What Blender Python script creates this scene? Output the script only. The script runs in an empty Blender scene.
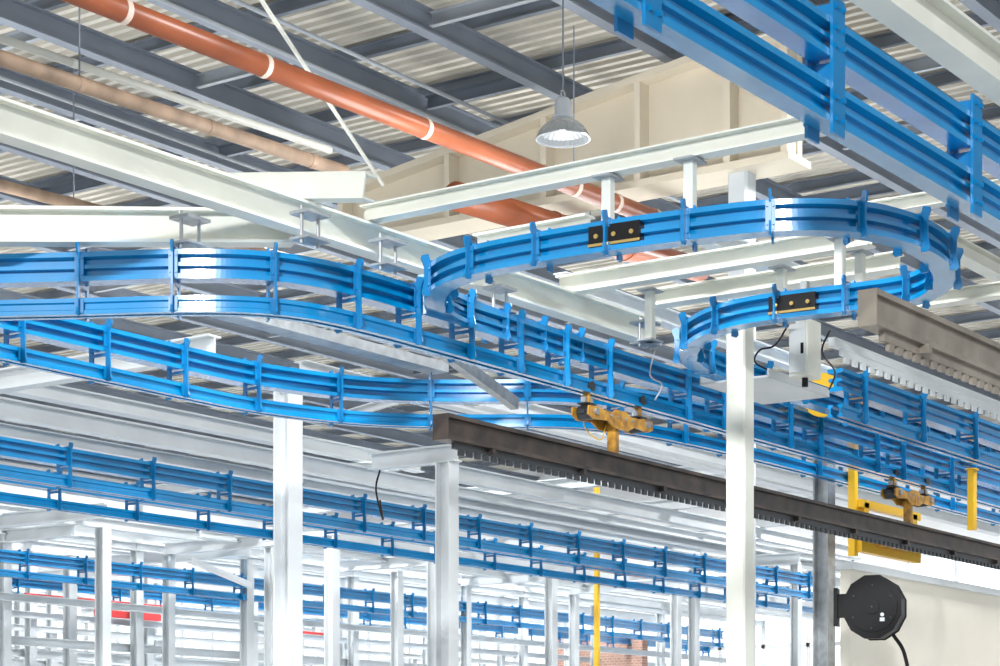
import bpy, math, random
from mathutils import Vector, Matrix
random.seed(4)
F=2038.0; HY=768.0; CH=1.6
A=math.radians(35.2)
FW=Vector((math.cos(A),math.sin(A),0)); RT=Vector((math.sin(A),-math.cos(A),0))
def U(px,py,z):
    d=F*(z-CH)/(HY-py); l=(px-500)/F*d
    p=FW*d+RT*l; return Vector((p.x,p.y,z))
def D(px,py,d):
    p=FW*d+RT*((px-500)/F*d); return Vector((p.x,p.y,CH+(HY-py)/F*d))
def LX(px,py,z,a,b):
    y0=U(px,py,z).y; r=[]
    for p in (a,b):
        v=FW+RT*((p-500)/F); r.append(Vector((y0/v.y*v.x,y0,z)))
    return r
def LY(px,py,z,a,b):
    x0=U(px,py,z).x; r=[]
    for p in (a,b):
        v=FW+RT*((p-500)/F); r.append(Vector((x0,x0/v.x*v.y,z)))
    return r
def PX(x,y):
    v=Vector((x,y,0)); d=v.dot(FW); return 500+F*v.dot(RT)/d, d
# ---------------- materials
def mat(name,col,rough=.4,metal=0.,noise=0.,scale=6.,col2=None,emit=0,bump=0.,coat=0.,trans=0.,spec=.5):
    m=bpy.data.materials.new(name); m.use_nodes=True; nt=m.node_tree; b=nt.nodes['Principled BSDF']
    b.inputs['Base Color'].default_value=(*col,1); b.inputs['Roughness'].default_value=rough; b.inputs['Metallic'].default_value=metal
    b.inputs['Specular IOR Level'].default_value=spec
    if trans: b.inputs['Transmission Weight'].default_value=trans; b.inputs['IOR'].default_value=1.15
    if coat: b.inputs['Coat Weight'].default_value=coat; b.inputs['Coat Roughness'].default_value=.12
    if noise or bump:
        tc=nt.nodes.new('ShaderNodeTexCoord'); n=nt.nodes.new('ShaderNodeTexNoise'); n.inputs['Scale'].default_value=scale; n.inputs['Detail'].default_value=6
        nt.links.new(tc.outputs['Object'],n.inputs['Vector'])
        if noise:
            r=nt.nodes.new('ShaderNodeValToRGB'); c2=col2 or tuple(c*(1-noise) for c in col)
            r.color_ramp.elements[0].position=.35; r.color_ramp.elements[1].position=.65
            r.color_ramp.elements[0].color=(*c2,1); r.color_ramp.elements[1].color=(*col,1)
            nt.links.new(n.outputs['Fac'],r.inputs['Fac']); nt.links.new(r.outputs['Color'],b.inputs['Base Color'])
        if bump:
            bp=nt.nodes.new('ShaderNodeBump'); bp.inputs['Strength'].default_value=bump; bp.inputs['Distance'].default_value=.01
            nt.links.new(n.outputs['Fac'],bp.inputs['Height']); nt.links.new(bp.outputs['Normal'],b.inputs['Normal'])
    if emit:
        b.inputs['Emission Color'].default_value=(*col,1); b.inputs['Emission Strength'].default_value=emit
    return m
BLUE=mat('blue_paint',(.0,.235,.54),.22,0,.2,3,coat=.4)
BLUE2=mat('blue_paint_plate',(.0,.17,.41),.3,0,.1,5)
CREAM=mat('cream_paint',(.70,.71,.64),.45,0,.12,2.5)
WARM=mat('warm_cream_wall_paint',(.76,.72,.62),.6,0,.08,1.5)
WHITE=mat('white_paint',(.68,.72,.74),.45,0,.1,2)
FARW=mat('pale_grey_frame_paint',(.60,.64,.66),.5,0,.12,2)
GALV=mat('galvanised_steel',(.42,.45,.47),.4,.5,.3,14)
DGREY=mat('dark_grey_paint',(.12,.145,.18),.55,0,.15,2)
MGREY=mat('mid_grey_paint',(.19,.22,.265),.55,0,.15,2)
LGREY=mat('light_grey_paint',(.33,.36,.39),.55,0,.15,2)
DECK=mat('roof_deck',(.58,.55,.48),.6,0,.05,.4)
BEIGE=mat('beige_concrete',(.68,.61,.48),.8,0,.12,1.2,bump=.1)
ORANGE=mat('orange_pipe_paint',(.34,.092,.035),.35,0,.25,3)
COUP=mat('pipe_coupling_paint',(.62,.50,.42),.4)
BROWNP=mat('brown_lagging',(.36,.25,.17),.6,0,.4,6)
RUST=mat('dark_rusty_steel',(.085,.062,.05),.4,.4,.5,7,col2=(.03,.026,.025))
TAUPE=mat('taupe_steel',(.27,.24,.20),.45,.3,.35,6)
OCHRE=mat('ochre_paint',(.58,.30,.03),.35,0,.5,20,col2=(.26,.12,.02))
YEL=mat('yellow_paint',(.85,.50,.02),.4)
BLACK=mat('black_plastic',(.006,.006,.007),.5,spec=.25)
DMETAL=mat('dark_metal',(.05,.055,.06),.4,.5)
RED=mat('red_paint',(.6,.05,.05),.5)
CONC=mat('floor_paint',(.50,.51,.52),.5,0,.1,1)
WALLM=mat('wall_panel_paint',(.82,.83,.84),.7,0,.06,.8)
PANE=mat('daylight_pane',(.88,.94,1.0),.3,emit=1.0)
SHADE=mat('ribbed_lamp_glass',(.26,.28,.29),.3,.2,trans=.35)
BRASS=mat('brass',(.6,.42,.15),.3,.8)
STEELB=mat('bolt_steel',(.45,.46,.48),.3,.8)
BRICK=mat('brick_wall',(.35,.16,.10),.8)
nt=BRICK.node_tree; bt=nt.nodes.new('ShaderNodeTexBrick'); tc=nt.nodes.new('ShaderNodeTexCoord'); mp=nt.nodes.new('ShaderNodeMapping')
mp.inputs['Rotation'].default_value=(0,math.pi/2,math.pi/2); nt.links.new(tc.outputs['Object'],mp.inputs['Vector']); nt.links.new(mp.outputs[0],bt.inputs['Vector'])
bt.inputs['Color1'].default_value=(.36,.20,.15,1); bt.inputs['Color2'].default_value=(.27,.15,.11,1); bt.inputs['Mortar'].default_value=(.42,.36,.32,1); bt.inputs['Scale'].default_value=5
nt.links.new(bt.outputs['Color'],nt.nodes['Principled BSDF'].inputs['Base Color'])
# ---------------- helpers
col=bpy.context.scene.collection
def mk(name,vs,fs,m,parent=None,loc=None,rz=None,smooth=False):
    me=bpy.data.meshes.new(name); me.from_pydata([tuple(v) for v in vs],[],fs); me.update()
    if m: me.materials.append(m)
    if smooth: me.polygons.foreach_set('use_smooth',[True]*len(me.polygons))
    o=bpy.data.objects.new(name,me); col.objects.link(o)
    if parent: o.parent=parent
    if loc is not None: o.location=loc
    if rz is not None: o.rotation_euler[2]=rz
    return o
def tag(o,label,cat,group=None,kind=None):
    o['label']=label; o['category']=cat
    if group:o['group']=group
    if kind:o['kind']=kind
    return o
def empty(name,loc,label,cat,group=None,rz=0):
    o=bpy.data.objects.new(name,None); o.empty_display_size=.1; col.objects.link(o); o.location=loc; o.rotation_euler[2]=rz
    return tag(o,label,cat,group)
def merge(*gs):
    V=[];Fc=[]
    for v,f in gs:
        n=len(V); V+=list(v); Fc+=[tuple(i+n for i in q) for q in f]
    return V,Fc
def boxg(x0,x1,y0,y1,z0,z1):
    v=[(x0,y0,z0),(x1,y0,z0),(x1,y1,z0),(x0,y1,z0),(x0,y0,z1),(x1,y0,z1),(x1,y1,z1),(x0,y1,z1)]
    return v,[(3,2,1,0),(4,5,6,7),(0,1,5,4),(1,2,6,5),(2,3,7,6),(3,0,4,7)]
def bev(x0,x1,y0,y1,z0,z1,c=.006):
    pr=[(x0+c,y0),(x1-c,y0),(x1,y0+c),(x1,y1-c),(x1-c,y1),(x0+c,y1),(x0,y1-c),(x0,y0+c)]
    v=[(x,y,z0) for x,y in pr]+[(x,y,z1) for x,y in pr]; n=8
    return v,[tuple(range(n-1,-1,-1)),tuple(range(n,2*n))]+[(i,(i+1)%n,n+(i+1)%n,n+i) for i in range(n)]
def sweepg(prof,path):
    n=len(prof); V=[]; Fc=[]; m=len(path)
    for i,p in enumerate(path):
        a=path[max(i-1,0)]; b=path[min(i+1,m-1)]
        t=(b-a); th=Vector((t.x,t.y,0)).normalized(); lat=Vector((-th.y,th.x,0)); t=t.normalized(); up=lat.cross(t)*-1
        if up.z<0: up=-up
        for u,v in prof: V.append(p+lat*u+up*v)
    for i in range(m-1):
        for j in range(n):
            k=(j+1)%n; Fc.append((i*n+j,i*n+k,(i+1)*n+k,(i+1)*n+j))
    Fc.append(tuple(range(n-1,-1,-1))); Fc.append(tuple((m-1)*n+j for j in range(n)))
    return V,Fc
def tubeg(path,r,n=10,caps=True):
    V=[];Fc=[];m=len(path)
    for i,p in enumerate(path):
        a=path[max(i-1,0)]; b=path[min(i+1,m-1)]; t=(b-a).normalized()
        ref=Vector((0,0,1)) if abs(t.z)<.9 else Vector((1,0,0))
        s=t.cross(ref).normalized(); u=s.cross(t)
        rr=r[i] if isinstance(r,(list,tuple)) else r
        for j in range(n):
            q=2*math.pi*j/n; V.append(p+s*math.cos(q)*rr+u*math.sin(q)*rr)
    for i in range(m-1):
        for j in range(n):
            k=(j+1)%n; Fc.append((i*n+j,i*n+k,(i+1)*n+k,(i+1)*n+j))
    if caps: Fc.append(tuple(range(n-1,-1,-1))); Fc.append(tuple((m-1)*n+j for j in range(n)))
    return V,Fc
def lathe(prof,n=28,rib=0):
    V=[];Fc=[];m=len(prof)
    for r,z in prof:
        for j in range(n):
            q=2*math.pi*j/n; rr=r*(1+(rib if j%2 else -rib)); V.append((rr*math.cos(q),rr*math.sin(q),z))
    for i in range(m-1):
        for j in range(n):
            k=(j+1)%n; Fc.append((i*n+j,i*n+k,(i+1)*n+k,(i+1)*n+j))
    return V,Fc
def CR(pts,k=14):
    P=[pts[0]*2-pts[1]]+list(pts)+[pts[-1]*2-pts[-2]]; out=[]
    for i in range(1,len(P)-2):
        p0,p1,p2,p3=P[i-1:i+3]
        for s in range(k):
            t=s/k; out.append(.5*((2*p1)+(p2-p0)*t+(2*p0-5*p1+4*p2-p3)*t*t+(3*p1-p0-3*p2+p3)*t**3))
    out.append(pts[-1].copy()); return out
def smoothpath(path,it=6):
    for _ in range(it):
        q=[path[0]]+[path[i]*.5+(path[i-1]+path[i+1])*.25 for i in range(1,len(path)-1)]+[path[-1]]; path=q
    return path
def Iprof(h,w,tf=None,tw=None):
    tf=tf or h*.09; tw=tw or w*.1; a=w/2;b=h/2;c=tw/2
    return [(-a,-b),(a,-b),(a,-b+tf),(c,-b+tf),(c,b-tf),(a,b-tf),(a,b),(-a,b),(-a,b-tf),(-c,b-tf),(-c,-b+tf),(-a,-b+tf)]
def Cprof(h,w,t=None,s=1):
    t=t or h*.07; b=h/2
    p=[(0,-b),(w,-b),(w,-b+t),(t,-b+t),(t,b-t),(w,b-t),(w,b),(0,b)]
    return [((u-w/2)*s,v) for u,v in p]
def Bprof(h,w,c=.006):
    a=w/2;b=h/2; return [(-a+c,-b),(a-c,-b),(a,-b+c),(a,b-c),(a-c,b),(-a+c,b),(-a,b-c),(-a,-b+c)]
def beam(name,pts,prof,m,label,cat='steel beam',group=None):
    base=pts[0]; v,f=sweepg(prof,[p-base for p in pts])
    return tag(mk(name,v,f,m,loc=base),label,cat,group)
# ---------------- rail profiles
hp=[(.052,-.070),(.052,-.046),(.010,-.040),(.010,-.012),(.044,-.009),(.044,.009),(.010,.012),(.010,.040),(.052,.046),(.052,.070)]
PR=hp+[(-u,v) for u,v in reversed(hp)]
hb=[(.040,-.066),(.040,-.044),(.008,-.038),(.008,-.004),(.030,-.002),(.030,.012),(.008,.014),(.008,.038),(.040,.044),(.040,.066)]
PBIG=hb+[(-u,v) for u,v in reversed(hb)]
def chan(s,h=.078,w=.034,o=.05,t=.009):
    b=h/2; p=[(o,-b),(o,-b+.020),(o-.014,-b+.026),(o-.014,b-.026),(o,b-.020),(o,b),(o-w,b),(o-w,b-t),(o-.022,b-t-.012),(o-.022,-b+t+.012),(o-w,-b+t),(o-w,-b)]
    return [(u*s,v) for u,v in p]
def platef(poly,th=.012):
    n=len(poly); v=[(-th/2,u,w) for u,w in poly]+[(th/2,u,w) for u,w in poly]
    return v,[tuple(range(n)),tuple(range(2*n-1,n-1,-1))]+[((i+1)%n,i,n+i,n+(i+1)%n) for i in range(n)]
def bracket_mesh(drop,nm,th=.010):
    parts=[]
    for s in (1,-1):
        poly=[(.050*s,-drop),(.080*s,-drop-.004),(.094*s,-drop+.012),(.088*s,-drop+.035),(.082*s,-.1 if drop>.15 else -.03),(.082*s,.05),(.098*s,.09),(.094*s,.106),(.060*s,.114),(.050*s,.08)]
        parts.append(platef(poly,th))
        lo,hi=(.0525,.057)
        parts.append(boxg(-.022,.022,lo if s>0 else -hi,hi if s>0 else -lo,-.065,.065))
        if drop>.15: parts.append(boxg(-.022,.022,lo if s>0 else -hi,hi if s>0 else -lo,-drop+.012,-drop+.078))
        for bx in (-.014,.014):
            for bz in (.04,-.04): parts.append(tubeg([Vector((bx,.056*s,bz)),Vector((bx,.065*s,bz))],.005,6))
    parts.append(boxg(-th/2,th/2,-.06,.06,.071,.084))
    if drop>.15: parts.append(boxg(-th/2,th/2,-.06,.06,-.094,-.076))
    v,f=merge(*parts); me=bpy.data.meshes.new(nm); me.from_pydata([tuple(a) for a in v],[],f); me.materials.append(BLUE2); return me
def bigplate():
    parts=[]
    for s in (1,-1):
        y0,y1=sorted((.041*s,.052*s)); parts.append(boxg(-.045,.045,y0,y1,-.32,.13))
        for bx in (-.026,.026):
            for bz in (.10,.03,-.03,-.20,-.27): parts.append(tubeg([Vector((bx,.050*s,bz)),Vector((bx,.063*s,bz))],.009,6))
    parts.append(boxg(-.010,.010,-.042,.042,.067,.12)); parts.append(boxg(-.010,.010,-.042,.042,-.14,-.075))
    v,f=merge(*parts); me=bpy.data.meshes.new('bracket_plate'); me.from_pydata([tuple(a) for a in v],[],f); me.materials.append(BLUE2); return me
BR2=bracket_mesh(.235,'bracket_double'); BR1=bracket_mesh(.090,'bracket_single'); BR3=bigplate()
def resample(path,step,start):
    out=[];acc=-start
    for a,b in zip(path[:-1],path[1:]):
        L=(b-a).length
        while acc+L>=0 and L>0:
            t=(-acc)/L
            if t>1: break
            if t>=0: out.append((a.lerp(b,t),(b-a).normalized()))
            acc-=step
        acc+=L
    return out
def track(path,label,step=.6,start=.3,double=True,group='overhead conveyor tracks',drop=.19,big=False,thin=1e9):
    base=path[0].copy(); rel=[p-base for p in path]
    e=empty('conveyor_track',base,label,'conveyor track',group)
    v,f=sweepg(PBIG if big else PR,rel); mk('power_rail',v,f,BLUE,e)
    if double:
        low=[p-Vector((0,0,drop)) for p in rel]
        if big: v,f=sweepg(PBIG,low)
        else: v,f=merge(sweepg(chan(1),low),sweepg(chan(-1),low))
        mk('free_rail',v,f,BLUE,e)
    acc=resample(rel,step,start)
    for i,(p,t) in enumerate(acc[:95]):
        if p.x+base.x>thin and i%3==1: continue
        o=bpy.data.objects.new('bracket',BR3 if big else BR2 if double else BR1); col.objects.link(o); o.parent=e
        o.location=p; o.rotation_euler[2]=math.atan2(t.y,t.x)
    return e
Z=4.0
# ================= SETTING
def struct(o,label,cat): return tag(o,label,cat,kind='structure')
WX,WY,RZ=36,32,8.0
struct(mk('floor',*boxg(-6,WX,-10,WY,-.1,0),CONC),'smooth pale grey painted concrete hall floor','floor')
prof=[];x=-5.0;pitch=.15
while x<WX:
    prof+=[(x,0),(x+.06,0),(x+.072,.065),(x+.138,.065)]; x+=pitch
V=[(a,-9,RZ+b) for a,b in prof]+[(a,WY,RZ+b) for a,b in prof]; n=len(prof)
struct(mk('ceiling',V,[(i,i+1,n+i+1,n+i) for i in range(n-1)],DECK),'corrugated grey-beige metal roof deck','roof')
struct(mk('wall_end',*boxg(WX,WX+.2,-10,WY+.2,0,8.1),WALLM),'pale panelled hall end wall','wall')
struct(mk('wall_side',*boxg(-6,WX,WY,WY+.2,0,8.1),WALLM),'pale panelled hall side wall','wall')
wn=1
for i in range(6):
    y=2+i*5
    w=mk('window_%d'%wn,*boxg(WX-.08,WX-.02,y,y+3.9,2.4,5.6),PANE); struct(w,'tall bright daylight window in the hall wall','window'); wn+=1
    fr=[boxg(WX-.12,WX-.08,y+k*3.9/4-.04,y+k*3.9/4+.04,2.4,5.6) for k in range(5)]+[boxg(WX-.12,WX-.08,y,y+3.9,z-.04,z+.04) for z in (2.4,4,5.6)]
    mk('window_frame',*merge(*fr),WHITE,w)
for i in range(6):
    x0=6+i*5
    w=mk('window_%d'%wn,*boxg(x0,x0+3.9,WY-.08,WY-.02,2.4,5.6),PANE); struct(w,'tall bright daylight window in the hall wall','window'); wn+=1
    fr=[boxg(x0+k*3.9/4-.04,x0+k*3.9/4+.04,WY-.12,WY-.08,2.4,5.6) for k in range(5)]+[boxg(x0,x0+3.9,WY-.12,WY-.08,z-.04,z+.04) for z in (2.4,4,5.6)]
    mk('window_frame',*merge(*fr),WHITE,w)
v=FW+RT*((560-500)/F); ya=33/v.x*v.y; v=FW+RT*((645-500)/F); yb_=33/v.x*v.y
struct(mk('wall_partition',*boxg(32.9,33.1,yb_,ya,0,4.1),BRICK),'warm brown brick partition wall','wall')
y=1.0
while y<WY-.5:
    beam('roof_beam',[Vector((-4,y,7.70)),Vector((WX,y,7.70))],Iprof(.20,.11,.018,.014),MGREY,'grey steel I-beam under corrugated roof deck','roof beam','grey roof beams'); y+=1.3
x=2.0
while x<WX-.5:
    beam('roof_purlin',[Vector((x,-8,7.92)),Vector((x,WY,7.92))],Cprof(.12,.05,.01),MGREY,'grey steel channel purlin above the roof beams','roof purlin','grey roof purlins'); x+=1.2
for i in range(13):
    for j in range(13):
        if (i+j)%2: continue
        X=5+i*1.65; Y=2.3+j*1.3
        px,d=PX(X,Y)
        if not(-50<px<1050) or d<12: continue
        tag(mk('roof_brace',*sweepg(Cprof(.12,.05,.008),[Vector((0,0,0)),Vector((.0,1.17,0))]),LGREY if (i%3) else DGREY,loc=(X,Y+.065,7.70)),'steel crosspiece fixed between two grey roof beams','crosspiece','roof crosspieces')
for px,py,a,b in [(120,120,-40,420),(300,60,-40,560),(500,120,200,700)]:
    pts=LX(px,py,7.4,a,b); tag(mk('conduit',*tubeg([Vector((0,0,0)),pts[1]-pts[0]],.018,8),LGREY,loc=pts[0]),'thin grey electrical conduit under the roof','conduit','roof conduits')
# tapered girder
g=LY(570,150,7.0,345,800)
L=(g[1]-g[0]).length
e=empty('roof_girder',g[0],'sloping cream steel girder with stiffening ribs under roof','girder')
def hz(t): return -.05+.5*min(1,t/.8)
def tap(x0,x1,lo,hi):
    v=[];ts=[0,.5,.8,1]
    for t in ts:
        top=hz(t) if hi is None else hz(t)+hi[1]; bot=lo if lo is not None else hz(t)+hi[0]
        v+=[(x0,-L*t,bot),(x1,-L*t,bot),(x1,-L*t,top),(x0,-L*t,top)]
    f=[(0,1,2,3),(15,14,13,12)]
    for i in range(3):
        for j in range(4): f.append((i*4+j,i*4+(j+1)%4,(i+1)*4+(j+1)%4,(i+1)*4+j))
    return v,f
mk('girder_web',*tap(-.04,.04,-.44,None),BEIGE,e)
mk('bottom_flange',*boxg(-.2,.2,-L,0,-.50,-.44),BEIGE,e)
mk('top_flange',*tap(-.2,.2,None,(0,.06)),BEIGE,e)
for t in (.02,.28,.50,.70,.88,.99):
    mk('stiffener',*boxg(-.19,-.04,-L*t-.03,-L*t+.03,-.44,hz(t)),BEIGE,e)
p=LY(570,150,7.0,345,742)[1]; tag(mk('hall_column',*bev(-.09,.09,-.09,.09,0,6.5,.02),FARW,loc=(p.x,p.y,0)),'tall pale painted hall column carrying the roof girder','column')
# ================= pipes
def pipe(name,pts,r,m,label,rings,rods,rm=COUP,rr=1.07,ringname='pipe_clamp'):
    b=pts[0]; e=empty(name,b,label,'pipe'); rel=[p-b for p in pts]
    mk('pipe_run',*tubeg(rel,r,20),m,e,smooth=True)
    a,c=rel[0],rel[-1]
    for i,t in enumerate(rings):
        q=a.lerp(c,t); d=(c-a).normalized()
        mk(ringname,*tubeg([q-d*.022,q+d*.022],r*rr,20),rm,e)
        if i in rods: mk('hanger_rod',*tubeg([q,Vector((q.x,q.y,7.6-b.z))],.006,6),MGREY,e)
    return e
pipe('overhead_pipe',[U(30,-25,6.3),U(690,232,6.3)],.074,ORANGE,'long orange-brown painted pipe with pale clamps under roof',[.1,.27,.5,.76,.84,.92],(3,))
pipe('overhead_pipe',[U(-60,38,6.0),U(345,172,6.0)],.05,BROWNP,'brown lagged pipe hung under the roof',[.3,.62,.9],(0,),BROWNP)
pipe('overhead_pipe',[U(-60,18,6.15),U(330,150,6.15)],.028,CREAM,'thin cream pipe beside brown lagged pipe',[.3,.7],(),CREAM)
pipe('overhead_pipe',[U(-40,175,6.4),U(300,262,6.4)],.05,BROWNP,'thin brown pipe running under the roof',[.3,.7],(0,),BROWNP)
pipe('overhead_pipe',[D(455,196,16.2),D(700,270,20)],.115,ORANGE,'thick orange pipe with flanges below the girder',[.35,.5,.65],(1,),ORANGE)
# ================= pendant lamp
lp=D(563,138,14.6)
e=empty('pendant_lamp',lp,'unlit industrial pendant lamp with ribbed grey translucent shade on a cable','lamp')
mk('reflector',*lathe([(.05,.135),(.075,.13),(.11,.11),(.15,.075),(.178,.035),(.188,.012),(.192,0),(.184,0),(.172,.035),(.14,.068),(.10,.10),(.04,.12)],56,.012),SHADE,e)
mk('lamp_housing',*lathe([(.0,.29),(.04,.285),(.06,.26),(.06,.17),(.08,.145),(.055,.12),(0,.12)]),LGREY,e,smooth=True)
mk('cage_ring',*lathe([(.192,.0),(.198,-.004),(.198,-.012),(.188,-.012),(.188,0)]),STEELB,e)
mk('suspension_cable',*tubeg([Vector((0,0,.29)),Vector((0,0,7.62-lp.z))],.007,6),DGREY,e)
mk('hook_eye',*tubeg([Vector((.025*math.cos(a),0,.315+.025*math.sin(a))) for a in [i*math.pi/6 for i in range(13)]],.006,6),STEELB,e)
# ================= cream support beams
def xb(px,py,z,a,b,h,w,m=CREAM,label='cream painted steel I-beam supporting the conveyor tracks',name='support_beam',group='conveyor support beams',p='I'):
    pts=LX(px,py,z,a,b)
    pf={'I':Iprof(h,w),'C':Cprof(h,w),'B':Bprof(h,w)}[p]
    return beam(name,pts,pf,m,label,'steel beam',group)
def yb(px,py,z,a,b,h,w,m=CREAM,label='cream painted steel crossbeam over the conveyor tracks',name='crossbeam',group='conveyor crossbeams',p='I'):
    pts=LY(px,py,z,a,b)
    pf={'I':Iprof(h,w),'C':Cprof(h,w),'B':Bprof(h,w)}[p]
    return beam(name,pts,pf,m,label,'steel beam',group)
beam('support_beam',[U(-40,106,4.32),U(655,334,4.32)],Iprof(.155,.10,.014,.014),CREAM,'long deep cream steel I-beam running above the blue tracks','steel beam','conveyor support beams')
yb(592,170,4.45,365,822,.085,.09)
yb(700,264,4.45,560,872,.11,.10)
yb(715,290,4.45,655,900,.10,.12)
yb(900,205,4.45,830,1010,.07,.08)
beam('crossbeam',[D(-30,226,9.6),D(292,228,10.2)],Iprof(.17,.11),CREAM,'deep cream crossbeam behind the long support beam','steel beam','conveyor crossbeams')
beam('crossbeam',[D(228,188,10.4),D(370,187,9.9)],Cprof(.13,.10,.012),CREAM,'short cream channel crossbeam with open cut end','steel beam','conveyor crossbeams')
xb(940,30,4.42,800,1060,.16,.12)
yb(560,232,4.45,478,590,.12,.1)
xb(950,245,4.6,880,1040,.10,.1)
yb(960,296,4.3,880,1020,.08,.1)
xb(780,268,4.75,690,1020,.10,.1,WHITE)
xb(700,330,4.6,560,1020,.1,.1,WHITE)
def tray(pts,w,m,label):
    b=pts[0]; r=[p-b for p in pts]
    tag(mk('cable_tray',*sweepg([(-w/2,-.03),(w/2,-.03),(w/2,.03),(w/2-.006,.03),(w/2-.006,-.024),(-w/2+.006,-.024),(-w/2+.006,.03),(-w/2,.03)],r),m,loc=b),label,'cable tray')
tray(LX(350,345,4.15,185,440),.14,GALV,'galvanised cable tray between the blue tracks')
# ================= BLUE TRACKS
P=[U(x,y,Z) for x,y in [(-70,273),(0,271),(90,269),(180,266),(250,267),(310,274),(370,289)]]
ln=LX(480,322,Z,430,1060); P+= [ln[0], LX(480,322,Z,500,1060)[0],LX(480,322,Z,600,1060)[0],ln[1]]
main=smoothpath(CR(P),30); track(main,'blue double-rail conveyor track that curves then runs straight',.46,.30,thin=U(520,334,Z).x)
P2=[LX(120,345,Z,q,0)[0] for q in (-60,60,160,235)]+[U(x,y,Z) for x,y in [(300,382),(360,389),(430,392),(500,392),(560,392),(620,398),(690,412)]]
P2+=[LX(800,441,Z,800,1000)[0],LX(800,441,Z,1050,1000)[0]]
track(smoothpath(CR(P2),30),'blue double-rail conveyor track with a gentle branch curve',.62,.5,thin=U(650,404,Z).x)
ex=[LX(800,392,Z,p,0)[0] for p in (800,880,1050)]
P3=[U(600,357,Z+.02),U(540,339,Z+.02)]+[U(x,y,Z+.02) for x,y in [(482,320),(447,305),(434,291),(445,274),(482,261),(550,248),(625,236),(700,226),(775,218),(850,219),(905,231),(938,250),(943,272),(915,289),(860,298),(800,305),(745,313),(706,326),(688,343),(702,360),(750,377)]]+ex
loop=smoothpath(CR(P3),8); track(loop,'blue serpentine conveyor loop bending around in two tight turns',.38,.3,double=False,thin=ex[0].x-.3)
track(LX(900,91,4.01,520,1080),'blue double-rail conveyor track carrying a grey-beige load beam',1.19,.59,drop=.215,big=True)
track(LX(900,403,Z,835,1060),'short blue double-rail conveyor track beyond the comb rail',.9,.3)
for a,b,lab in [((0,447),(-60,812),'blue double-rail conveyor track between rows of white portal frames'),((0,474),(-60,812),'second blue double-rail conveyor track parallel to its neighbour'),((0,556),(-60,722),'distant blue double-rail conveyor track over storage racks'),((0,580),(-60,722),'second distant blue double-rail conveyor track over storage racks')]:
    track(LX(a[0],a[1],Z,b[0],b[1]),lab,.9,.3)
# hangers
def hanger(px,py,z0,z1,w=.05,label='short white steel drop hanger between crossbeam and track'):
    p=U(px,py,z1); h=z1-z0
    e=empty('drop_hanger',Vector((p.x,p.y,z0)),label,'hanger','drop hangers')
    mk('hanger_bar',*bev(-w/2,w/2,-w/2,w/2,0,h),CREAM,e)
    mk('top_plate',*boxg(-.07,.07,-.05,.05,h-.01,h),GALV,e)
    mk('bottom_plate',*boxg(-.07,.07,-.05,.05,0,.01),GALV,e)
for px,py in [(608,177),(690,160)]: hanger(px,py,4.095,4.40)
for px,py in [(650,290),(782,268),(860,252),(840,238)]: hanger(px,py,4.095,4.40)
for px,py in [(190,215),(310,210),(388,238),(500,285),(645,320)]:
    p=U(px,py,4.25); e=empty('beam_clamp',Vector((p.x,p.y,4.1)),'small galvanised bolted clamp under the cream beam','clamp','beam clamps')
    mk('clamp_plate',*boxg(-.08,.08,-.06,.06,.12,.135),GALV,e); mk('lower_plate',*boxg(-.08,.08,-.06,.06,.0,.012),GALV,e)
    for sx in (-.06,.06): mk('bolt',*tubeg([Vector((sx,0,-.02)),Vector((sx,0,.16))],.009,8),STEELB,e)
for px,py in [(622,237),(796,305)]:
    p=U(px,py,Z+.02); q=min(range(1,len(loop)-1),key=lambda i:(loop[i]-p).length); t=(loop[q+1]-loop[q-1]).normalized()
    e=empty('track_joint',loop[q],'black rectangular joint block with brass bolts set in blue rail','rail joint','rail joints',math.atan2(t.y,t.x))
    mk('joint_block',*boxg(-.13,.13,-.058,.058,-.045,.048),BLACK,e)
    for sx in (-.09,.0,.09):
        for s in (-1,1): mk('bolt',*tubeg([Vector((sx,.05*s,0)),Vector((sx,.064*s,0))],.011,10),BRASS,e)
    for s in (-1,1): mk('edge_plate',*boxg(-.13,.13,.058*s if s>0 else -.062,.062 if s>0 else -.058,-.045,-.033),BRASS,e)
# ================= load beams with racks
def loadbar(px,py,z,a,b,h,m,label,tm=DMETAL,th=.085,wd=.10,step=.075,tw=.04):
    pts=LX(px,py,z,a,b); base=pts[0]; L=(pts[1]-pts[0]).length
    e=empty('load_beam',base,label,'load beam')
    mk('channel_beam',*sweepg(Iprof(h,wd,.02 if h>.1 else .008,.03),[Vector((0,0,0)),Vector((L,0,0))]),m,e)
    mk('end_plate',*boxg(-.006,.0,-wd/2,wd/2,-h/2,h/2),m,e)
    x=.15; teeth=[]
    while x<L-.1:
        teeth.append(boxg(x,x+tw,-.012,.004,-h/2-th,-h/2-.02)); x+=step
    mk('hook_rack',*merge(boxg(.1,L-.05,-.014,.006,-h/2-.035,-h/2),*teeth),tm,e)
    if h>.1:
        x=.4
        while x<L:
            mk('fixing_lug',*boxg(x,x+.03,-.05,.05,-h/2-.03,-h/2+.002),m,e); x+=.9
loadbar(600,463,3.385,441,1040,.135,RUST,'long dark rusty load beam with toothed hook rack, hung below track',th=.065)
loadbar(920,330,3.18,868,1080,.125,TAUPE,'grey-beige steel load beam with toothed rack hung under the near track',TAUPE,.06,.07)
loadbar(900,368,3.98,832,1060,.05,WHITE,'slim white slotted rail with fine comb teeth',WHITE,.07,.04,.11,.05)
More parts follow.
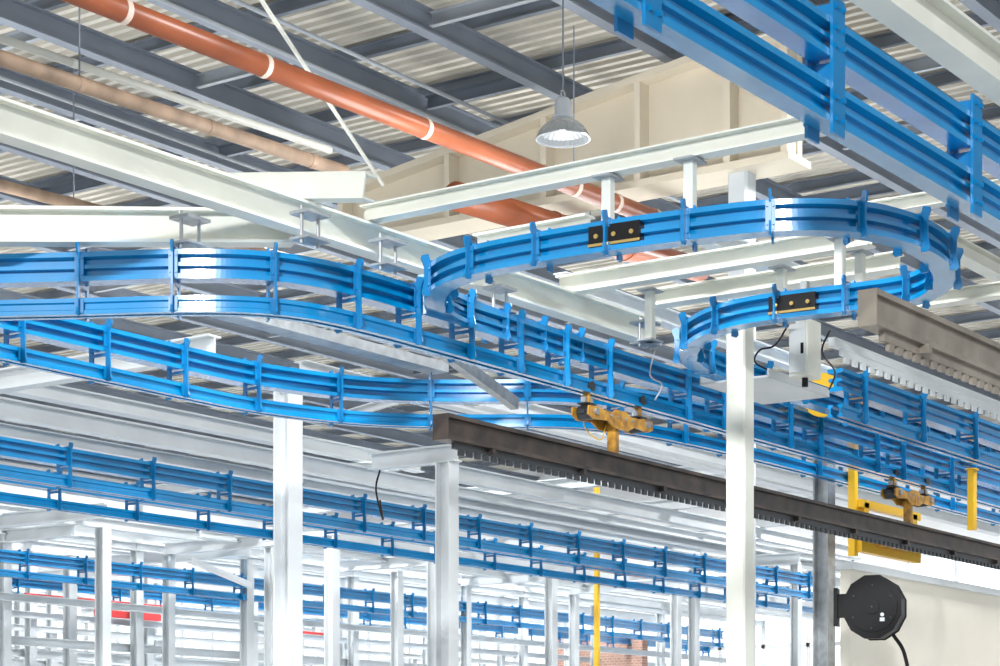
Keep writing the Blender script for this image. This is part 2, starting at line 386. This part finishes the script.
def trolley(p,label,s=1.0,zt=3.8,zb=3.5,k=1.5):
    e=empty('conveyor_trolley',p,label,'trolley','load trolleys')
    for y in (-.055,.055):
        poly=[(-.24,-.02),(-.235,.025),(-.17,.03),(-.13,.02),(-.06,.02),(-.04,.04),(.04,.04),(.06,.02),(.13,.02),(.17,.03),(.235,.025),(.24,-.02),(.20,-.04),(.1,-.03),(.05,-.06),(-.05,-.06),(-.10,-.03),(-.20,-.04)]
        n=len(poly); v=[(a*k,y-.006,b*s) for a,b in poly]+[(a*k,y+.006,b*s) for a,b in poly]
        mk('side_plate',v,[tuple(range(n)),tuple(range(2*n-1,n-1,-1))]+[((i+1)%n,i,n+i,n+(i+1)%n) for i in range(n)],OCHRE,e)
    for x in (-.19,.19):
        mk('wheel',*tubeg([Vector((x*k,-.045,-.0)),Vector((x*k,.045,-.0))],.04*s,16),DMETAL,e)
        mk('axle_cap',*tubeg([Vector((x*k,-.078,0)),Vector((x*k,-.06,0))],.018*s,10),STEELB,e)
        mk('suspension_bar',*bev(x*k-.012,x*k+.012,-.02,.02,.03,zt-p.z,.004),OCHRE,e)
        mk('guide_plate',*boxg(x*k-.05,x*k+.05,-.035,.035,.045,.053),DMETAL,e)
        for dx in (-.035,.035): mk('guide_roller',*tubeg([Vector((x*k+dx,0,.053)),Vector((x*k+dx,0,.085))],.018,12),STEELB,e)
        mk('carrier_wheel',*tubeg([Vector((x*k,-.04,zt-p.z)),Vector((x*k,.04,zt-p.z))],.03,14),DMETAL,e)
    for x in (-.08,-.03,.03,.08): mk('bolt',*tubeg([Vector((x*k,-.07,0)),Vector((x*k,-.06,0))],.009,6),STEELB,e)
    mk('link_bar',*boxg(-.23*k,.23*k,-.02,.02,-.012,.012),DMETAL,e)
    mk('load_hook',*merge(bev(-.022,.022,-.03,.03,zb-p.z-.02,-.04,.004),tubeg([Vector((0,-.07,-.035)),Vector((0,.07,-.035))],.016,12)),OCHRE,e)
T0=LX(600,463,3.385,613,908)
for p in T0: trolley(Vector((p.x,p.y,3.66)),'greasy ochre four-wheel trolley carrying the dark load beam',1.1,3.81,3.455)
# ================= posts
def post(px,ytop,ztop,w,m,label,kind='box',p=None):
    p=p or U(px,ytop,ztop); e=empty('steel_post',Vector((p.x,p.y,0)),label,'post','conveyor support posts')
    if kind=='box': g_=bev(-w/2,w/2,-w/2,w/2,0,ztop,.01)
    else:
        pf=Iprof(w,w,.014,.012); n=len(pf); v=[(a,b,0) for a,b in pf]+[(a,b,ztop) for a,b in pf]
        g_=(v,[tuple(range(n-1,-1,-1)),tuple(range(n,2*n))]+[(i,(i+1)%n,n+(i+1)%n,n+i) for i in range(n)])
    mk('post_shaft',*g_,m,e)
    mk('cap_plate',*boxg(-w*.55,w*.55,-w*.55,w*.55,ztop,ztop+.005),m,e)
    return p
q=D(740,400,11.4); post(0,0,4.07,.12,CREAM,'smooth cream box-section post beneath the conveyor loop',p=Vector((q.x,q.y,0)))
post(288,384,4.3,.145,WHITE,'white H-section post beside the blue tracks','H')
post(0,0,4.3,.15,WHITE,'white post carrying a crossbeam end','H',p=LY(410,458,4.38,372,447)[1])
post(824,448,4.1,.13,GALV,'galvanised perforated steel post','H')
for px,yt in [(70,556),(103,528),(397,572),(551,577),(20,592),(676,592),(247,560)]:
    post(px,yt,4.3,.13,FARW,'pale steel post of a portal frame in the hall','H')
post(0,0,4.3,.13,WHITE,'pale steel post of a portal frame in the hall','H',p=LY(300,532,4.38,300,332)[1])
post(0,0,4.3,.13,FARW,'pale steel post of a portal frame in the hall','H',p=LY(480,545,4.38,434,500)[0])
for a in [(50,516,-60,108),(10,536,-60,75),(410,458,372,458),(300,532,262,338),(385,563,338,432),(100,365,-60,215),(130,560,70,250),(480,545,430,556)]:
    yb(a[0],a[1],4.38,a[2],a[3],.15,.12,WHITE,'white steel crossbeam of a portal frame')
for a in [(215,545,165,275),(510,578,462,556),(630,586,570,680),(740,562,690,800),(60,575,-40,140)]:
    yb(a[0],a[1],4.39,a[2],a[3],.15,.12,WHITE,'white steel crossbeam of a portal frame')
    for q in LY(a[0],a[1],4.39,a[2]+4,a[3]-4): post(0,0,4.3,.12,FARW,'pale steel post of a portal frame in the hall','H',p=q)
for a in [(0,383,4.6,-60,300,.12),(0,408,4.55,-60,440,.16),(0,430,4.5,-60,700,.1),(300,470,4.55,300,1040,.14),(0,510,4.5,-60,800,.12),(500,500,4.6,200,900,.1),(520,420,4.7,300,900,.08),(640,440,4.6,480,1000,.12),(560,520,4.6,440,830,.13),(60,395,4.9,-60,420,.14),(0,530,4.45,-60,800,.10),(400,560,4.45,200,820,.12)]:
    xb(a[0],a[1],a[2],a[3],a[4],a[5],.13,WHITE,'long white steel beam of the hall conveyor frame')
XS=[16.6+2.2*i for i in range(8)]; YS=[12.3,14.5,16.8,19.0,21.0,23.0,25.0,27.2,29.2]
for X in XS:
    for Y in YS:
        px,d=PX(X,Y)
        if -25<px<835 and d>22.5 and Y>18.5 and not(32<X<34 and 550<px<650): post(0,0,4.5,.12,FARW,'slim pale steel post in a regular frame grid','H',p=Vector((X,Y,0)))
def clipX(Y):
    xs=[X for X in [14+.1*i for i in range(215)] if -60<PX(X,Y)[0]<860 and PX(X,Y)[1]>20.5]
    return (min(xs),max(xs)) if xs else None
for Y in YS:
    c=clipX(Y)
    if c:
        beam('frame_beam',[Vector((c[0],Y,4.59)),Vector((c[1],Y,4.59))],Iprof(.16,.11),FARW,'long pale steel beam on a grid of posts','steel beam','hall frame beams')
        if Y>18.5:
            for dy,zz,hh in ((.11,3.15,.11),(-.11,3.65,.09)):
                beam('frame_beam',[Vector((c[0],Y+dy,zz)),Vector((c[1],Y+dy,zz))],Iprof(hh,.09),FARW,'low pale steel beam between posts','steel beam','hall frame beams')
for X in XS:
    ys=[Y for Y in [8+.1*i for i in range(235)] if -60<PX(X,Y)[0]<840 and PX(X,Y)[1]>21]
    if ys: beam('frame_crossbeam',[Vector((X,min(ys),4.735)),Vector((X,max(ys),4.735))],Iprof(.12,.11),FARW,'pale steel crossbeam lying across the hall frames','steel beam','hall frame crossbeams')
for px,py,a,b in [(60,600,25,165),(90,612,95,160),(300,634,300,345)]:
    pts=LX(px,py,3.75,a,b); beam('rack_rail',pts,Bprof(.10,.06),RED,'red painted storage rack rail between posts','rack rail','red rack rails')
# braces
def brace(p,q,h,w,m,label):
    tag(mk('diagonal_brace',*sweepg(Cprof(h,w,.008),[Vector((0,0,0)),q-p]),m,loc=p),label,'brace','diagonal braces')
brace(D(435,345,11.3),D(515,404,12.2),.07,.05,GALV,'grey angle-steel diagonal brace under tracks')
brace(D(190,560,21),D(250,585,22),.06,.05,WHITE,'white diagonal brace on portal frame')
brace(U(258,-5,6.6),U(383,185,6.6),.022,.022,CREAM,'thin pale diagonal tie rod below roof')
brace(D(395,400,15),D(330,420,16.5),.06,.05,WHITE,'white diagonal brace on portal frame')
# ================= electrics / drive
p=D(805,378,11.6); e=empty('control_cabinet',p,'pale grey electrical control box mounted beside the loop','control box')
mk('cabinet_body',*bev(-.09,.09,-.06,.06,0,.32,.01),CREAM,e); mk('door',*boxg(-.098,-.09,-.05,.05,.02,.3),WHITE,e)
mk('handle',*boxg(-.106,-.098,-.04,-.025,.12,.18),BLACK,e); mk('cable_gland',*tubeg([Vector((0,0,-.05)),Vector((0,0,0))],.018,10),BLACK,e)
mk('mounting_bracket',*boxg(-.02,.02,-.02,.02,.32,.55),GALV,e)
p=D(768,392,12.1); e=empty('cover_plate',p,'wide pale folded cover plate under the tracks','cover plate')
mk('plate',*boxg(-.42,.36,-.22,.22,0,.012),FARW,e)
for s in (-1,1): mk('folded_lip',*boxg(-.42,.36,s*.22-.005,s*.22+.005,0,.05),FARW,e)
p=D(832,398,14.1); e=empty('drive_motor',p,'small grey geared drive motor with yellow guard disc','motor')
mk('motor_body',*tubeg([Vector((-.1,0,0)),Vector((.2,0,0))],.055,20),MGREY,e,)
mk('gearbox',*bev(.2,.32,-.06,.06,-.08,.07,.02),MGREY,e); mk('guard_disc',*tubeg([Vector((-.15,0,.0)),Vector((-.11,0,.0))],.15,28),YEL,e)
mk('disc_hub',*tubeg([Vector((-.17,0,.0)),Vector((-.15,0,.0))],.035,16),DMETAL,e)
mk('terminal_box',*boxg(-.05,.05,-.05,.05,.05,.10),DMETAL,e)
def cable(pts,r,m,label):
    b=pts[0]; q=CR([x-b for x in pts],6); tag(mk('cable',*tubeg(q,r,6),m,loc=b,smooth=True),label,'cable','loose cables')
cable([D(790,322,11.5),D(775,345,11.5),D(760,350,11.6),D(755,362,11.7),D(772,372,11.7)],.006,BLACK,'thin black cable looping to the control box')
cable([D(830,330,11.5),D(822,352,11.6),D(835,372,12),D(828,392,12.3)],.006,BLACK,'thin black cable hanging by the drive motor')
cable([D(655,350,12),D(650,375,12),D(662,385,12),D(655,400,12)],.005,GALV,'thin grey cable hanging from track')
cable([D(590,400,12),D(584,425,12),D(600,440,12),D(606,425,12)],.004,YEL,'yellow cable looped at the trolley')
cable([D(380,470,16),D(376,490,16),D(383,520,16),D(380,500,16)],.008,BLACK,'dark cable hanging at the post')
# ================= yellow frames
for px,y0,y1,d in [(597,470,680,26),(853,458,556,15.5),(972,470,530,16)]:
    a=D(px,y0,d); b=D(px,y1,d); h=a.z if y1>600 else a.z-b.z; w=.03
    e=empty('yellow_post',a-Vector((0,0,h)),'bright yellow steel guard post','post','yellow posts')
    mk('post_shaft',*bev(-w,w,-w,w,0,h),YEL,e); mk('cap_plate',*boxg(-.04,.04,-.04,.04,h,h+.01),YEL,e)
p=D(886,547,15.9); e=empty('yellow_carriage',p,'yellow steel carriage frame hanging behind load beam','carriage')
mk('frame_bar',*merge(boxg(-.5,.6,-.03,.03,-.08,.03),boxg(-.45,-.37,-.03,.03,.03,.30),boxg(.45,.53,-.03,.03,.03,.30),boxg(-.5,.6,-.03,.03,.26,.32)),YEL,e)
mk('cross_plate',*boxg(-.25,.25,-.15,.15,-.02,0),OCHRE,e)
# ================= enclosure & hose reel
pts=LX(858,560,3.13,850,1040); L=(pts[1]-pts[0]).length
b=Vector((pts[0].x,pts[0].y,0)); e=empty('machine_enclosure',b,'plain off-white painted machine enclosure wall','enclosure')
mk('enclosure_body',*boxg(0,L,0,.08,0,3.05),WARM,e); mk('top_cover',*boxg(-.02,L,-.04,.10,3.05,3.10),WHITE,e)
rp=D(875,608,13.9)
e=empty('hose_reel',rp,'black rounded hose reel with small white emblem on bracket','hose reel')
e.rotation_euler[2]=A-math.pi/2-.35
def octg(R,y0,y1,n=8,c=math.pi/8,sx=1):
    v=[(sx*R*math.cos(c+2*math.pi*i/n),y0,R*math.sin(c+2*math.pi*i/n)) for i in range(n)]+[(sx*R*math.cos(c+2*math.pi*i/n),y1,R*math.sin(c+2*math.pi*i/n)) for i in range(n)]
    return v,[tuple(range(n)),tuple(range(2*n-1,n-1,-1))]+[((i+1)%n,i,n+i,n+(i+1)%n) for i in range(n)]
def rim(y0,y1): return octg(.222,y0,y1,12,math.pi/12,.92)
mk('reel_case',*octg(.214,-.10,.10,12,math.pi/12,.92),BLACK,e); mk('case_rim',*rim(-.115,-.095),BLACK,e); mk('case_rim',*rim(.095,.115),BLACK,e)
mk('front_disc',*octg(.17,-.125,-.11,28),BLACK,e)
mk('hub_cover',*octg(.05,-.135,-.12,24),BLACK,e); mk('hub_bolt',*octg(.008,-.142,-.135,6),DMETAL,e)
for i in range(6):
    a=i*math.pi/3+.5; mk('cover_bolt',*tubeg([Vector((.145*math.cos(a),-.132,.145*math.sin(a))),Vector((.145*math.cos(a),-.12,.145*math.sin(a)))],.006,6),DMETAL,e)
em=octg(.013,-.1300,-.1245,12); em=([(x+.07,y,z-.055) for x,y,z in em[0]],em[1])
mk('emblem',*merge(em,boxg(.054,.086,-.130,-.1245,-.100,-.075)),WHITE,e)
mk('swivel_bracket',*merge(boxg(-.26,-.16,-.03,.03,-.06,.10),boxg(-.275,-.25,-.05,.05,-.12,.14)),BLACK,e)
mk('hose',*tubeg(CR([Vector((.12,0,-.18)),Vector((.2,0,-.32)),Vector((.24,0,-.6)),Vector((.22,0,-1.0))]),.013,8),BLACK,e)
mk('support_arm',*boxg(-.2,.05,.1,.75,-.03,.03),GALV,e)
# ================= camera, lights
cd=bpy.data.cameras.new('camera'); c=bpy.data.objects.new('camera',cd); col.objects.link(c)
c.location=(0,0,CH); c.rotation_euler=(math.pi/2,0,A-math.pi/2); cd.sensor_width=36; cd.lens=36*F/1000; cd.shift_y=(HY-333)/1000
cd.clip_end=300; cd.dof.use_dof=True; cd.dof.focus_distance=12; cd.dof.aperture_fstop=14
sc=bpy.context.scene; sc.camera=c
w=bpy.data.worlds.new('sky'); sc.world=w; w.use_nodes=True; bg=w.node_tree.nodes['Background']; bg.inputs[0].default_value=(.93,.97,1,1); bg.inputs[1].default_value=1.05
def area(loc,sx,e_,up=False):
    l=bpy.data.lights.new('fill_light','AREA'); l.shape='DISK'; l.size=sx; l.energy=e_
    o=bpy.data.objects.new('fill_light',l); col.objects.link(o); o.location=loc
    if up: o.rotation_euler=(math.pi,0,0)
for x,y in [(8,6),(16,14),(6,16),(14,24),(24,10),(15,5)]: area((x,y,7.3),1.0,430)  # added downward fill, near and far rows; not fittings of the hall
for x,y in [(24,22),(31,20),(20,18),(30,26),(30,14),(27,24),(22,27),(26,17)]: area((x,y,7.3),1.2,400)
for x,y in [(12,8),(10,14),(17,10),(18,17),(24,14),(14,20),(24,7)]:  # added upward fill that brightens the roof deck from below
    area((x,y,4.9),2.0,110,True)
sl=bpy.data.lights.new('sun','SUN'); sl.energy=3.4; sl.angle=.06; so=bpy.data.objects.new('sun',sl); col.objects.link(so)
so.rotation_euler=Vector((.85,.42,-.22)).to_track_quat('-Z','Y').to_euler()
sc.view_settings.view_transform='Standard'; sc.view_settings.exposure=0.12
